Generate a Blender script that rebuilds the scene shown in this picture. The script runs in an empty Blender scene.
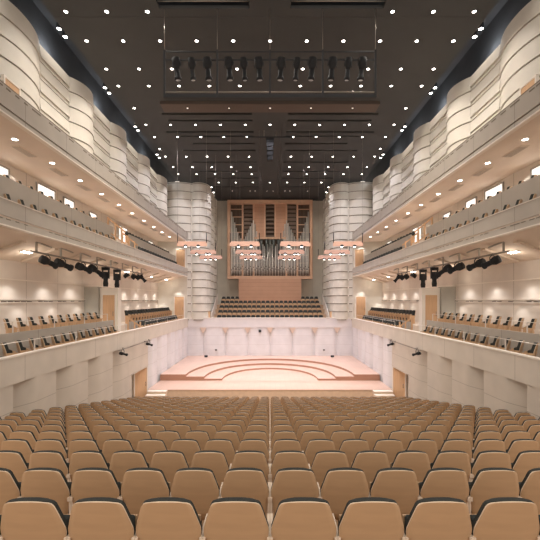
import bpy, bmesh, math, random
from mathutils import Vector, Matrix, Euler
random.seed(7)
PI = math.pi
ZC = 6.4                       # eye height above the flat hall floor
sc = bpy.context.scene
COL = sc.collection

# ------------------------------------------------------------------ materials
def mat(name, col, rough=0.6, metal=0.0, emit=0.0, noise=0.0, nscale=6.0, stretch=(1, 1, 1), bump=0.0, spec=0.35):
    m = bpy.data.materials.new(name); m.use_nodes = True
    nt = m.node_tree; b = nt.nodes['Principled BSDF']
    b.inputs['Roughness'].default_value = rough
    b.inputs['Metallic'].default_value = metal
    b.inputs['Specular IOR Level'].default_value = spec
    b.inputs['Base Color'].default_value = (*col, 1)
    if emit:
        b.inputs['Emission Color'].default_value = (*col, 1)
        b.inputs['Emission Strength'].default_value = emit
    if noise or bump:
        tc = nt.nodes.new('ShaderNodeTexCoord'); mp = nt.nodes.new('ShaderNodeMapping')
        mp.inputs['Scale'].default_value = stretch
        n = nt.nodes.new('ShaderNodeTexNoise'); n.inputs['Scale'].default_value = nscale; n.inputs['Detail'].default_value = 4
        nt.links.new(tc.outputs['Object'], mp.inputs[0]); nt.links.new(mp.outputs[0], n.inputs['Vector'])
        if noise:
            r = nt.nodes.new('ShaderNodeValToRGB')
            r.color_ramp.elements[0].position = 0.3; r.color_ramp.elements[1].position = 0.7
            r.color_ramp.elements[0].color = (*[c * (1 - noise) for c in col], 1)
            r.color_ramp.elements[1].color = (*[min(1, c * (1 + noise)) for c in col], 1)
            nt.links.new(n.outputs['Fac'], r.inputs[0]); nt.links.new(r.outputs[0], b.inputs['Base Color'])
        if bump:
            bp = nt.nodes.new('ShaderNodeBump'); bp.inputs['Strength'].default_value = bump; bp.inputs['Distance'].default_value = 0.02
            nt.links.new(n.outputs['Fac'], bp.inputs['Height']); nt.links.new(bp.outputs[0], b.inputs['Normal'])
    return m

def jointed(name, col, joint, dz, z0, lw=0.02, rough=0.7, dy=0, y0=0, axis='Y', boards=0.0):
    """panelled surface: thin joint lines every dz in height (and every dy along an axis), from object coordinates"""
    m = mat(name, col, rough); nt = m.node_tree; b = nt.nodes['Principled BSDF']
    tc = nt.nodes.new('ShaderNodeTexCoord'); sp = nt.nodes.new('ShaderNodeSeparateXYZ')
    nt.links.new(tc.outputs['Object'], sp.inputs[0])
    def line(sock, step, off, w):
        a = nt.nodes.new('ShaderNodeMath'); a.operation = 'SUBTRACT'; a.inputs[1].default_value = off
        nt.links.new(sock, a.inputs[0])
        f = nt.nodes.new('ShaderNodeMath'); f.operation = 'FLOORED_MODULO'; f.inputs[1].default_value = step
        nt.links.new(a.outputs[0], f.inputs[0])
        l = nt.nodes.new('ShaderNodeMath'); l.operation = 'LESS_THAN'; l.inputs[1].default_value = w
        nt.links.new(f.outputs[0], l.inputs[0]); return l.outputs[0]
    fac = line(sp.outputs['Z'], dz, z0, lw)
    if dy:
        f2 = line(sp.outputs[axis], dy, y0, lw)
        mx = nt.nodes.new('ShaderNodeMath'); mx.operation = 'MAXIMUM'
        nt.links.new(fac, mx.inputs[0]); nt.links.new(f2, mx.inputs[1]); fac = mx.outputs[0]
    n = nt.nodes.new('ShaderNodeTexNoise'); n.inputs['Scale'].default_value = 1.3
    nt.links.new(tc.outputs['Object'], n.inputs['Vector'])
    r = nt.nodes.new('ShaderNodeValToRGB')
    r.color_ramp.elements[0].position = 0.3; r.color_ramp.elements[1].position = 0.7
    r.color_ramp.elements[0].color = (*[c * 0.95 for c in col], 1); r.color_ramp.elements[1].color = (*[c * 1.04 for c in col], 1)
    nt.links.new(n.outputs['Fac'], r.inputs[0])
    mix = nt.nodes.new('ShaderNodeMix'); mix.data_type = 'RGBA'
    nt.links.new(fac, mix.inputs['Factor']); nt.links.new(r.outputs[0], mix.inputs['A'])
    mix.inputs['B'].default_value = (*joint, 1)
    nt.links.new(mix.outputs['Result'], b.inputs['Base Color'])
    return m

M = {}
M['plaster'] = jointed('plaster', (0.63, 0.565, 0.485), (0.40, 0.35, 0.29), 0.83, ZC - 2.55 - 0.83 * 4, 0.018)
M['band'] = jointed('band', (0.65, 0.59, 0.51), (0.36, 0.32, 0.27), 50, -10, 0.02, dy=2.3, y0=11.4)
M['fascia'] = jointed('fascia', (0.47, 0.43, 0.375), (0.27, 0.24, 0.20), 50, -10, 0.02, dy=2.3, y0=11.4)
M['plaster_stage_lit'] = jointed('plaster_stage_lit', (0.72, 0.70, 0.71), (0.54, 0.50, 0.48), 0.83, ZC - 2.55 - 0.83 * 4, 0.014)  # same wall plaster, whitened so the brighter stage light sits in its colour
M['cream'] = mat('cream', (0.80, 0.74, 0.66), 0.6)
M['gallery_wall'] = jointed('gallery_wall', (0.70, 0.64, 0.57), (0.38, 0.33, 0.27), 50, -10, 0.025, dy=2.3, y0=10.9)
M['soffit'] = mat('soffit', (0.72, 0.62, 0.52), 0.75, noise=0.03, nscale=1.5)
M['scallop'] = mat('scallop', (0.66, 0.63, 0.56), 0.5, noise=0.04, nscale=2.0)
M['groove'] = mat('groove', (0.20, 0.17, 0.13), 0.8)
M['slot'] = mat('slot', (0.10, 0.085, 0.07), 0.8)
M['ceiling'] = mat('ceiling', (0.060, 0.063, 0.064), 0.85, noise=0.04, nscale=1.0)
M['ceiling_brown'] = mat('ceiling_brown', (0.10, 0.078, 0.066), 0.8)
M['void'] = mat('void', (0.062, 0.062, 0.063), 0.8, noise=0.2, nscale=0.6)
M['black'] = mat('black', (0.032, 0.033, 0.035), 0.75, noise=0.1, nscale=9, spec=0.15)
M['blue_black'] = mat('blue_black', (0.055, 0.058, 0.063), 0.7, spec=0.15)
M['steel'] = mat('steel', (0.30, 0.27, 0.24), 0.4, 0.6)
M['rail'] = mat('rail', (0.75, 0.70, 0.64), 0.35, 0.3)
M['seat_wood'] = mat('seat_wood', (0.54, 0.355, 0.205), 0.42, noise=0.045, nscale=3, stretch=(0.8, 2, 6))
M['seat_edge'] = mat('seat_edge', (0.74, 0.58, 0.42), 0.5)
M['upholstery'] = mat('upholstery', (0.035, 0.037, 0.033), 0.9, noise=0.2, nscale=60)
M['armrest'] = mat('armrest', (0.78, 0.64, 0.50), 0.5, noise=0.05, nscale=8)
M['door_wood'] = mat('door_wood', (0.64, 0.41, 0.24), 0.5, noise=0.08, nscale=3, stretch=(8, 8, 0.7))
M['organ_wood'] = mat('organ_wood', (0.62, 0.40, 0.27), 0.5, noise=0.06, nscale=3, stretch=(1, 1, 5))
M['organ_panel'] = jointed('organ_panel', (0.54, 0.32, 0.21), (0.36, 0.2, 0.12), 0.42, 0, 0.02, 0.6)
M['organ_dark'] = mat('organ_dark', (0.10, 0.07, 0.05), 0.7)
M['louvre'] = mat('louvre', (0.20, 0.145, 0.11), 0.6)
M['pipe'] = mat('pipe', (0.60, 0.57, 0.53), 0.35, 0.35, noise=0.05, nscale=2)
M['pipe_tin'] = mat('pipe_tin', (0.80, 0.76, 0.70), 0.32, 0.3, noise=0.05, nscale=2)
M['capital'] = mat('capital', (0.70, 0.57, 0.48), 0.6)
M['reed'] = mat('reed', (0.12, 0.13, 0.12), 0.4, 0.3)
M['joint'] = mat('joint', (0.34, 0.29, 0.25), 0.8)
M['peach'] = mat('peach', (0.70, 0.43, 0.32), 0.5, noise=0.05, nscale=2)
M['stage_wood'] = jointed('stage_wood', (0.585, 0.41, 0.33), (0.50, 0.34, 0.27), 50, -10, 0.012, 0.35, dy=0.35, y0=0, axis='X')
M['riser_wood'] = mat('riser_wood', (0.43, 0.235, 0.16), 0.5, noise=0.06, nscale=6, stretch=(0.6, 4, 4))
M['stage_front'] = mat('stage_front', (0.66, 0.53, 0.41), 0.5, noise=0.05, nscale=4)
M['floor_wood'] = mat('floor_wood', (0.42, 0.27, 0.16), 0.5, noise=0.1, nscale=3)
M['choir_floor'] = mat('choir_floor', (0.50, 0.36, 0.24), 0.5, noise=0.06, nscale=3)
M['organ_wall'] = jointed('organ_wall', (0.63, 0.61, 0.53), (0.34, 0.30, 0.24), 50, -10, 0.02, dy=1.2, axis='X')
M['pier'] = mat('pier', (0.40, 0.38, 0.33), 0.7, noise=0.05, nscale=2)
M['lens'] = mat('lens', (1.0, 0.94, 0.86), 0.3, emit=14)
M['lens_dim'] = mat('lens_dim', (1.0, 0.9, 0.8), 0.3, emit=2.0)
M['window_glow'] = mat('window_glow', (1.0, 0.97, 0.95), 0.3, emit=0.95)
M['glass_lens'] = mat('glass_lens', (0.5, 0.55, 0.6), 0.1, 0.2)

# ------------------------------------------------------------------ mesh builder
class MB:
    def __init__(s): s.v = []; s.f = []; s.sm = []; s.mi = []; s.cur = 0
    def add(s, vs, fs, smooth=False):
        o = len(s.v); s.v += [tuple(p) for p in vs]
        for f in fs: s.f.append(tuple(i + o for i in f)); s.sm.append(smooth); s.mi.append(s.cur)
        return s
    def box(s, x0, x1, y0, y1, z0, z1, mtx=None):
        if x0 > x1: x0, x1 = x1, x0
        if y0 > y1: y0, y1 = y1, y0
        if z0 > z1: z0, z1 = z1, z0
        vs = [Vector((x, y, z)) for z in (z0, z1) for y in (y0, y1) for x in (x0, x1)]
        if mtx: vs = [mtx @ p for p in vs]
        return s.add(vs, [(0, 2, 3, 1), (4, 5, 7, 6), (0, 1, 5, 4), (2, 6, 7, 3), (0, 4, 6, 2), (1, 3, 7, 5)])
    def bar(s, a, b, w, h=None):
        a, b = Vector(a), Vector(b); h = h or w; d = (b - a); L = d.length
        q = d.to_track_quat('Y', 'Z').to_matrix().to_4x4(); mt = Matrix.Translation(a) @ q
        return s.box(-w / 2, w / 2, 0, L, -h / 2, h / 2, mt)
    def tube(s, pts, r, n=8, cap=True):
        pts = [Vector(p) for p in pts]; rr = r if isinstance(r, (list, tuple)) else [r] * len(pts)
        vs = []; prev = None
        for i, p in enumerate(pts):
            d = (pts[min(i + 1, len(pts) - 1)] - pts[max(i - 1, 0)]).normalized()
            if prev is None:
                u = d.orthogonal().normalized()
            else:
                u = (prev - d * prev.dot(d)); u = u.normalized() if u.length > 1e-6 else d.orthogonal().normalized()
            prev = u; w = d.cross(u)
            for k in range(n):
                a = 2 * PI * k / n; vs.append(p + (u * math.cos(a) + w * math.sin(a)) * rr[i])
        fs = [(i * n + k, i * n + (k + 1) % n, (i + 1) * n + (k + 1) % n, (i + 1) * n + k) for i in range(len(pts) - 1) for k in range(n)]
        s.add(vs, fs, True)
        if cap: s.add(vs[:n], [tuple(range(n))[::-1]]); s.add(vs[-n:], [tuple(range(n))])
        return s
    def lathe(s, prof, n=16, mtx=None, cap=True):
        vs = []
        for r, z in prof:
            for k in range(n):
                a = 2 * PI * k / n; vs.append(Vector((r * math.cos(a), r * math.sin(a), z)))
        if mtx: vs = [mtx @ p for p in vs]
        m = len(prof)
        s.add(vs, [(i * n + k, i * n + (k + 1) % n, (i + 1) * n + (k + 1) % n, (i + 1) * n + k) for i in range(m - 1) for k in range(n)], True)
        if cap: s.add(vs[:n], [tuple(range(n))[::-1]]); s.add(vs[-n:], [tuple(range(n))])
        return s
    def prism(s, poly, z0, z1):
        n = len(poly); vs = [(x, y, z0) for x, y in poly] + [(x, y, z1) for x, y in poly]
        return s.add(vs, [tuple(range(n))[::-1], tuple(range(n, 2 * n))] + [(i, (i + 1) % n, n + (i + 1) % n, n + i) for i in range(n)])
    def strip(s, curve, z0, z1, smooth=True):
        n = len(curve); vs = [(x, y, z0) for x, y in curve] + [(x, y, z1) for x, y in curve]
        return s.add(vs, [(i, i + 1, n + i + 1, n + i) for i in range(n - 1)], smooth)
    def ribbon(s, c0, z0, c1, z1, smooth=True):
        n = len(c0); vs = [(x, y, z0) for x, y in c0] + [(x, y, z1) for x, y in c1]
        return s.add(vs, [(i, i + 1, n + i + 1, n + i) for i in range(n - 1)], smooth)
    def mesh(s, name, mats, merge=True):
        me = bpy.data.meshes.new(name); me.from_pydata(s.v, [], s.f)
        me.polygons.foreach_set('use_smooth', s.sm); me.polygons.foreach_set('material_index', s.mi)
        for m in (mats if isinstance(mats, (list, tuple)) else [mats]): me.materials.append(M[m])
        bm = bmesh.new(); bm.from_mesh(me); merge and bmesh.ops.remove_doubles(bm, verts=bm.verts, dist=1e-5)
        bmesh.ops.recalc_face_normals(bm, faces=bm.faces); bm.to_mesh(me); bm.free(); me.update(); return me
    def build(s, name, mats, parent=None, bevel=0, merge=True):
        o = bpy.data.objects.new(name, s.mesh(name, mats, merge)); COL.objects.link(o)
        if parent: o.parent = parent
        if bevel:
            b = o.modifiers.new('bevel', 'BEVEL'); b.width = bevel; b.segments = 2; b.limit_method = 'ANGLE'
        return o

def tag(o, label=None, cat=None, group=None, kind=None):
    for k, v in (('label', label), ('category', cat), ('group', group), ('kind', kind)):
        if v: o[k] = v
    return o
def struct(o): o['kind'] = 'structure'; return o
def empty(name, loc, rz=0, rot=None):
    o = bpy.data.objects.new(name, None); COL.objects.link(o); o.location = loc
    o.rotation_euler = rot if rot else (0, 0, rz); o.empty_display_size = 0.1; return o
def copy_tree(o, parent=None, kids=None):
    kids = kids or KIDS
    c = o.copy(); COL.objects.link(c); c.parent = parent
    for ch in o.children: copy_tree(ch, c)
    return c
KIDS = None
ORD = ['zeroth', 'first', 'second', 'third', 'fourth', 'fifth', 'sixth', 'seventh', 'eighth', 'ninth', 'tenth', 'eleventh', 'twelfth',
       'thirteenth', 'fourteenth', 'fifteenth', 'sixteenth', 'seventeenth', 'eighteenth', 'nineteenth', 'twentieth', 'twenty-first', 'twenty-second', 'twenty-third']
SIDE = {-1: 'left', 1: 'right'}
def rowname(i, near='nearest'): return near if i == 1 else ORD[i] + ' nearest'
def nth(i): return ORD[i]
def z(h): return ZC + h
def light(name, kind, loc, energy, col=(1, 0.9, 0.8), size=0.1, spot=None, blend=1.0, rot=(0, 0, 0), parent=None):
    l = bpy.data.lights.new(name, kind); l.energy = energy; l.color = col
    if kind == 'SPOT': l.spot_size = spot; l.spot_blend = blend; l.shadow_soft_size = size
    elif kind == 'POINT': l.shadow_soft_size = size
    o = bpy.data.objects.new(name, l); COL.objects.link(o); o.location = loc; o.rotation_euler = rot
    if parent: o.parent = parent
    return o

# ------------------------------------------------------------------ camera
cd = bpy.data.cameras.new('camera'); cd.sensor_width = 36; cd.lens = 24.0; cd.shift_y = 30 / 540; cd.clip_end = 200
cam = bpy.data.objects.new('camera', cd); COL.objects.link(cam)
cam.location = (0, 0, ZC); cam.rotation_euler = (PI / 2, 0, 0); sc.camera = cam

# ------------------------------------------------------------------ lower walls
YS_STALLS = [4.0, 6.3, 8.6, 10.9, 13.1, 15.4, 17.8, 20.2]
YS_STAGE = [22.95, 24.8, 27.2, 29.5, 31.8, 34.0]
XW = 7.75
def panel_curve(y0, y1, s, depth, n=20, p=0.48):
    out = []
    for i in range(n + 1):
        t = i / n; d = depth * max(0.0, 1 - t / p) ** 1.25
        out.append((s * (XW + 0.03 + d), y0 + (y1 - y0) * t))
    out.append((s * (XW + 0.03 + depth), y1))
    return out
for s in (-1, 1):
    side = SIDE[s]
    w = MB(); w2 = MB()
    for ys, dep in ((YS_STALLS, 0.42), (YS_STAGE, 0.45)):
        w_keep = w
        if ys is YS_STAGE: w = w2
        for a, b in zip(ys, ys[1:]): w.strip(panel_curve(a, b, s, dep)[:-1], z(-6.6), z(-2.55)); w.strip(panel_curve(a, b, s, dep)[-2:], z(-6.6), z(-2.55), False)
    w = w_keep; struct(w2.build('wall_' + side, 'plaster_stage_lit', merge=False))
    w.strip(panel_curve(20.2, 22.95, s, 0.05)[:-1], z(-4.2), z(-2.55))
    # return faces of the niche that holds the stage door
    w.box(s * (XW + 0.07), s * 8.6, 20.10, 20.2, z(-6.6), z(-2.55)); w.box(s * (XW + 0.05), s * 8.6, 20.2, 22.95, z(-4.25), z(-4.2))
    w.box(s * 8.4, s * 8.6, 20.2, 22.95, z(-6.6), z(-4.2)); w.box(s * (XW + .3), s * 8.6, 22.95, 23.1, z(-6.6), z(-2.55))
    struct(w.build('wall_' + side, 'plaster', merge=False))
    g = MB()
    for yj in YS_STAGE[:-1] + YS_STALLS[2:]:
        g.box(s * (XW + .035), s * (XW + .12), yj - .045, yj - .005, z(-6.4), z(-2.56))
    for yj in YS_STAGE[1:-1]:
        g.box(s * (XW + .1), s * (XW + .5), yj, yj + .06, z(-6.4), z(-2.56))
    struct(g.build('trim_' + side, 'joint'))
    b = MB()
    n = 130; y0, y1 = 4.0, 34.0
    cf = [(s * (XW + 0.03 * (0.5 - 0.5 * math.cos(2 * PI * (y0 + (y1 - y0) * i / n - 10.9) / 2.3))), y0 + (y1 - y0) * i / n) for i in range(n + 1)]
    cb = [(s * (XW + 0.55), y) for x, y in cf]
    b.strip(cf, z(-2.55), z(-1.72)); b.ribbon(cf, z(-2.55), cb, z(-2.55)); b.strip([(s * (XW + 0.18), y) for x, y in cf], z(-2.25), z(-1.72))
    b.cur = 1; ct = [(x - s * 0.02, y) for x, y in cf]; cu = [(s * (XW + 0.19), y) for x, y in cf]
    b.strip(ct, z(-1.74), z(-1.69)); b.ribbon(ct, z(-1.69), cu, z(-1.69)); b.ribbon(ct, z(-1.74), cu, z(-1.74))
    struct(b.build('parapet_' + side, ['band', 'cream'], merge=False))
    # gallery floors (two levels) and the upstand between the two rows
    for (h0, hs, hr, hu, xs, nm) in ((-2.55, -2.25, -1.55, -1.13, 8.86, 'lower'), (2.2, 2.52, 3.55, 4.11, 8.86, 'upper')):
        g = MB()
        if nm == 'lower':
            g.box(s * (XW + 0.3), s * 10.5, 4, 33.9, z(h0 + .05), z(hs))
        else:
            # sloping soffit of the upper gallery
            a0, a1 = z(2.2), z(1.6)
            prof = [(7.78, a0), (8.15, a0), (10.5, a1), (10.5, z(hs)), (7.78, z(hs))]
            vs = [(s * x, y, zz) for y in (4, 33.9) for x, zz in prof]; k = len(prof)
            g.add(vs, [tuple(range(k)), tuple(range(k, 2 * k))[::-1]] + [(i, (i + 1) % k, k + (i + 1) % k, k + i) for i in range(k)])
        g.box(s * 8.9, s * 10.5, 4, 33.9, z(hs) + .002, z(hr))
        struct(g.build('gallery_floor_%s' % side, 'soffit'))
        u = MB(); u.box(s * (xs - 0.04), s * (xs + 0.04), 4, 20.3, z(hs), z(hu)); u.box(s * (xs - 0.04), s * (xs + 0.04), 22.6, 33.7, z(hs), z(hu) - (0.25 if nm == 'lower' else 0))
        struct(u.build('trim_%s' % side, 'fascia'))
    # back wall of the two galleries
    g = MB(); g.box(s * 10.5, s * 10.8, 4, 34, z(-2.3), z(5.7)); struct(g.build('wall_%s' % side, 'gallery_wall'))
    for h, d in ((0.0, 0.07), (-0.13, 0.05), (0.81, 0.06), (4.45, 0.06)):
        g = MB(); g.box(s * (10.5 - d), s * 10.5, 4, 33.7, z(h), z(h + 0.05))
        struct(g.build('trim_%s' % side, 'cream'))
    g = MB()
    for i in range(60):
        y = 11 + i * 0.38
        if random.random() < 0.7: g.box(s * 10.44, s * 10.5, y, y + 0.22, z(-0.08), z(-0.05))
    struct(g.build('trim_%s' % side, 'slot'))
    # upper gallery fascia: wide panel, shadow slot, lower lip
    g = MB(); g.box(s * XW, s * (XW + 0.12), 4, 33.8, z(2.47), z(2.95)); g.box(s * XW, s * (XW + 0.12), 4, 33.8, z(2.2), z(2.41)); g.box(s * (XW + .05), s * (XW + 0.2), 4, 33.8, z(2.2), z(2.9))
    struct(g.build('parapet_%s' % side, 'fascia'))
    g = MB(); g.box(s * (XW - 0.05), s * (XW + 0.12), 4, 33.8, z(2.16), z(2.2)); g.box(s * (XW - .02), s * (XW + .2), 4, 33.8, z(2.95), z(2.975))
    struct(g.build('trim_%s' % side, 'cream'))
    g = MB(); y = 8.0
    while y < 33.4:                       # dark dashes standing in for the jagged gap shadow on two balcony fronts
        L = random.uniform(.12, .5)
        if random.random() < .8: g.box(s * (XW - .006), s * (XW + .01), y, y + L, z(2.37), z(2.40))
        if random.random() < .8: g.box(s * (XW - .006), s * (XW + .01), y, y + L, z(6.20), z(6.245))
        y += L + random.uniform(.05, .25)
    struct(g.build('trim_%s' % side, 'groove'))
    # top gallery: soffit slab, fascia, slot
    g = MB(); g.box(s * (XW + .1), s * 10.8, 4, 34, z(5.45), z(5.7)); struct(g.build('gallery_floor_%s' % side, 'soffit'))
    g = MB(); g.box(s * XW, s * (XW + 0.12), 4, 34, z(5.66), z(6.3)); g.box(s * XW, s * (XW + 0.12), 4, 34, z(5.45), z(5.60))
    struct(g.build('parapet_%s' % side, 'fascia'))
    g = MB(); g.box(s * (XW + .04), s * (XW + 0.11), 4, 34, z(5.6), z(5.66)); g.box(s * (XW - 0.004), s * (XW + 0.13), 4, 34, z(6.3), z(6.33)); struct(g.build('trim_%s' % side, 'groove'))
    g = MB(); g.box(s * (XW - 0.06), s * (XW + 0.1), 4, 34, z(5.40), z(5.45)); struct(g.build('trim_%s' % side, 'cream'))
    # soffit ribs under the upper gallery
    g = MB()
    for k in range(14):
        y = 8.8 + k * 1.9; sl = -0.6 / 2.35
        a = Vector((s * 8.6, y, z(2.2 + sl * 0.45) - 0.03)); b_ = Vector((s * 10.3, y + 0.5, z(2.2 + sl * 2.15) - 0.03))
        g.bar(a, b_, 0.16, 0.12)
    struct(g.build('ceiling_beam_%s' % side, 'soffit'))
    # end wall of the galleries beside the organ end
    g = MB(); g.box(s * (XW + .02), s * 10.5, 33.7, 34.0, z(-2.3), z(5.45)); struct(g.build('wall_%s' % side, 'scallop'))
    # outer dark shell above the scalloped wall
    g = MB(); g.box(s * 10.8, s * 11.0, 4, 41, z(5.7), z(13.7)); struct(g.build('wall_%s' % side, 'void'))

# ------------------------------------------------------------------ scalloped upper walls and towers
def arc(p0, p1, bulge, n=14, p=2.0):
    p0, p1 = Vector(p0), Vector(p1); d = p1 - p0; nrm = Vector((-d.y, d.x)).normalized()
    return [tuple(p0 + d * (i / n) + nrm * bulge * (1 - abs(2 * i / n - 1) ** p)) for i in range(n + 1)]
def offset(c, o):
    out = []
    for i in range(len(c)):
        a = Vector(c[max(i - 1, 0)]); b = Vector(c[min(i + 1, len(c) - 1)]); d = (b - a).normalized()
        out.append((c[i][0] - d.y * o, c[i][1] + d.x * o))
    return out
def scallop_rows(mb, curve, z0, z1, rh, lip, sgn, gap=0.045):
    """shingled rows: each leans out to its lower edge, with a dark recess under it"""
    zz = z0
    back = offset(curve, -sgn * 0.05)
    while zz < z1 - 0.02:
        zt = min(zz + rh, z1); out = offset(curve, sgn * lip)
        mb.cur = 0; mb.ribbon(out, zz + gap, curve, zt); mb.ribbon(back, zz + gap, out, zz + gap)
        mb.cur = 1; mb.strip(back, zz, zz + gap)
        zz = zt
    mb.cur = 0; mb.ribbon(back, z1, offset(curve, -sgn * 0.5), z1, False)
for s in (-1, 1):
    side = SIDE[s]
    XU = 9.8; k = XU / 7.9
    bul = [(5.5, 7.7), (9.9 * 1.0, 15.25 - 0.0)]
    edges = [(4.0, 8.2, 'f'), (8.2, 10.6, 'b'), (10.6, 12.4, 'f'), (12.4, 15.3, 'b'), (15.3, 17.55, 'f'), (17.55, 19.75, 'b'), (19.75, 22.0, 'f'), (22.0, 24.2, 'b'), (24.2, 26.7, 'f'), (26.7, 28.8, 'b'), (28.8, 31.1, 'f'), (31.1, 33.7, 'b')]
    for a, b_, t in edges:
        mb = MB(); sg = -s    # inward
        if t == 'b':
            c = arc((s * XU, a), (s * XU, b_), (0.38 if a < 13 else 0.46) * s, p=2.2)
            inw = 1
        else: c = [(s * XU, a + (b_ - a) * i / 4) for i in range(5)]
        # inward offset sign: find it by testing
        test = offset(c, 0.1)[len(c) // 2][0]
        sgn = 1 if abs(test) < abs(c[len(c) // 2][0]) else -1
        if t == 'b': scallop_rows(mb, c, z(5.72), z(10.9), 0.74, 0.035, sgn)
        else:
            zz = z(5.72)
            while zz < z(10.85):
                scallop_rows(mb, c, zz, min(zz + 0.18, z(10.9)), 0.3, 0.02, sgn, 0.03)
                if zz + 0.2 < z(10.9): scallop_rows(mb, c, zz + 0.18, min(zz + 0.74, z(10.9)), 0.6, 0.06, sgn, 0.03)
                zz += 0.74
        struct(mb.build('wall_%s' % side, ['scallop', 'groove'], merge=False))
    # tower: two bulges facing the hall, three on the flank towards the organ
    segs = [((s * 10.0, 34.1), (s * 7.42, 34.1), .42), ((s * 7.42, 34.1), (s * 6.05, 34.25), .36),
            ((s * 6.05, 34.25), (s * 6.12, 36.5), .28), ((s * 6.12, 36.5), (s * 6.15, 38.8), .28), ((s * 6.15, 38.8), (s * 6.2, 41.0), .28)]
    for p0, p1, bu in segs:
        m0 = (Vector(p0) + Vector(p1)) / 2
        best = None
        for q in (1, -1):
            c = arc(p0, p1, q * bu, p=2.3); mid = Vector(c[len(c) // 2]); tgt = Vector((s * 2.0, 30.0))
            d = (mid - tgt).length
            if best is None or d < best[0]: best = (d, c, q)
        c = best[1]; t0 = Vector(offset(c, .1)[len(c) // 2]); sgn = 1 if (t0 - Vector((s * 2, 30))).length < best[0] else -1
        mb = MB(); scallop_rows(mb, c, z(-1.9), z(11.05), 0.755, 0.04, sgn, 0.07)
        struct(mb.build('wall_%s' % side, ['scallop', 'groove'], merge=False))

# ------------------------------------------------------------------ stage back wall, choir balcony, organ wall
w = MB(); n = 7; x0 = -7.4
pit = 2.115
for i in range(-4, 4):
    a, b_ = i * pit, (i + 1) * pit
    c = [(max(-8.1, min(8.1, a + (b_ - a) * t / 20)), 34.04 + 0.26 * abs(2 * t / 20 - 1) ** 5) for t in range(21)]
    w.strip(c, z(-6.0), z(-2.55))
struct(w.build('wall_front', 'plaster_stage_lit', merge=False))
w = MB()
for i in range(-3, 4):
    xx = i * pit; t_ = z(-2.6); b_ = z(-3.1)      # tapering capitals in the joints under the balcony front
    w.add([(xx - .30, 34.01, t_), (xx + .30, 34.01, t_), (xx + .05, 34.06, b_), (xx - .05, 34.06, b_), (xx - .3, 34.3, t_), (xx + .3, 34.3, t_), (xx + .05, 34.3, b_), (xx - .05, 34.3, b_)],
          [(0, 1, 2, 3), (4, 7, 6, 5), (0, 4, 5, 1), (3, 2, 6, 7), (0, 3, 7, 4), (1, 5, 6, 2)])
struct(w.build('trim_front', 'capital'))
w = MB(); w.box(-7.8, 7.8, 34.0, 34.5, z(-2.6), z(-1.72)); struct(w.build('parapet_front', 'plaster_stage_lit'))
w = MB(); w.box(-7.8, 7.8, 33.97, 34.5, z(-1.72), z(-1.68)); struct(w.build('trim_front', 'cream'))
w = MB(); w.box(-6.6, 6.6, 41.0, 41.3, z(-3), z(13.6)); struct(w.build('wall_front', 'organ_wall'))
ROWS_CHOIR = [(34.95, -1.47), (35.85, -1.0), (36.75, -0.54), (37.65, -0.07), (38.55, 0.37)]
w = MB(); w.box(-6.1, 6.1, 34.45, 35.3, z(-3), z(-1.47 - .88))
for i in range(1, 5):
    Y, h = ROWS_CHOIR[i]; w.box(-6.1, 6.1, Y - 0.55, Y + 0.35 if i < 4 else 41.0, z(-3), z(h - .88))
struct(w.build('choir_floor', 'choir_floor'))

# ------------------------------------------------------------------ hall floor, stage
floor = MB(); floor.box(-8.8, 8.8, -10, 23, -0.3, -0.02)
struct(floor.build('floor', 'floor_wood'))
ROW_D = [2.92 + 0.95 * i for i in range(19)]
SEAT_H = 0.88
st = MB()
for i, D in enumerate(ROW_D):
    zt = z(-(0.99 + 0.22 * D)) - SEAT_H
    st.box(-8.15, 8.15, D - 0.45, D + 0.5, -0.02, max(zt, 0.0))
for i in range(13):
    D = 1.97 - 0.95 * i
    st.box(-8.15, 8.15, D - 0.45, D + 0.5, -0.02, z(-(0.98 + 0.22 * D)) - SEAT_H)
struct(st.build('floor', 'floor_wood'))

stage = empty('stage', (0, 22.9, 0)); tag(stage, 'pale pink timber concert stage with curved tiers at the far end', 'stage')
p = MB(); p.box(-XW - .04, XW + .04, 0.0, 11.4, 0.0, z(-5.72)); p.build('platform', 'stage_front', stage)
p = MB(); p.box(-XW - .04, XW + .04, -0.03, 11.4, z(-5.72), z(-5.70)); p.build('deck', 'stage_wood', stage)
def tier(xr, yr, zt, zb, xo, lbl):
    """platform with an elliptical bite: outer box minus ellipse centred at the front edge"""
    yf = 25.5 - 22.9; yb = 34.3 - 22.9; n = 40
    ell = [(xr * math.cos(PI - PI * i / n), yf + yr * (abs(math.sin(PI * i / n)) ** 0.9)) for i in range(n + 1)]
    t = MB(); top = MB()
    def fill(mb, zz):
        vs = []; fs = []
        for (x, y) in ell:
            vs.append((x, y, zz)); vs.append((x * (1 if abs(x) < xo else 1), yb, zz))
        for i in range(n): fs.append((2 * i, 2 * i + 1, 2 * i + 3, 2 * i + 2))
        mb.add(vs, fs)
        for q in (-1, 1): mb.add([(q * xr, yf, zz), (q * xo, yf, zz), (q * xo, yb, zz), (q * xr, yb, zz)], [(0, 1, 2, 3)])
    fill(top, zt)
    t.strip(ell, zb, zt, True)
    for q in (-1, 1):
        t.add([(q * xr, yf, zb), (q * xo, yf, zb), (q * xo, yf, zt), (q * xr, yf, zt)], [(0, 1, 2, 3)])
    nose = MB(); e2 = [(x * 0.995, y - 0.02) for x, y in ell]
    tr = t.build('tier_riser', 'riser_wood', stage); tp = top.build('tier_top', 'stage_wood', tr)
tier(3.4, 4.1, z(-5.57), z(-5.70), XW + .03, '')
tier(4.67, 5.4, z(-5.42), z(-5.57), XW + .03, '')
tier(5.98, 6.9, z(-5.27), z(-5.42), XW + .03, '')
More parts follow.
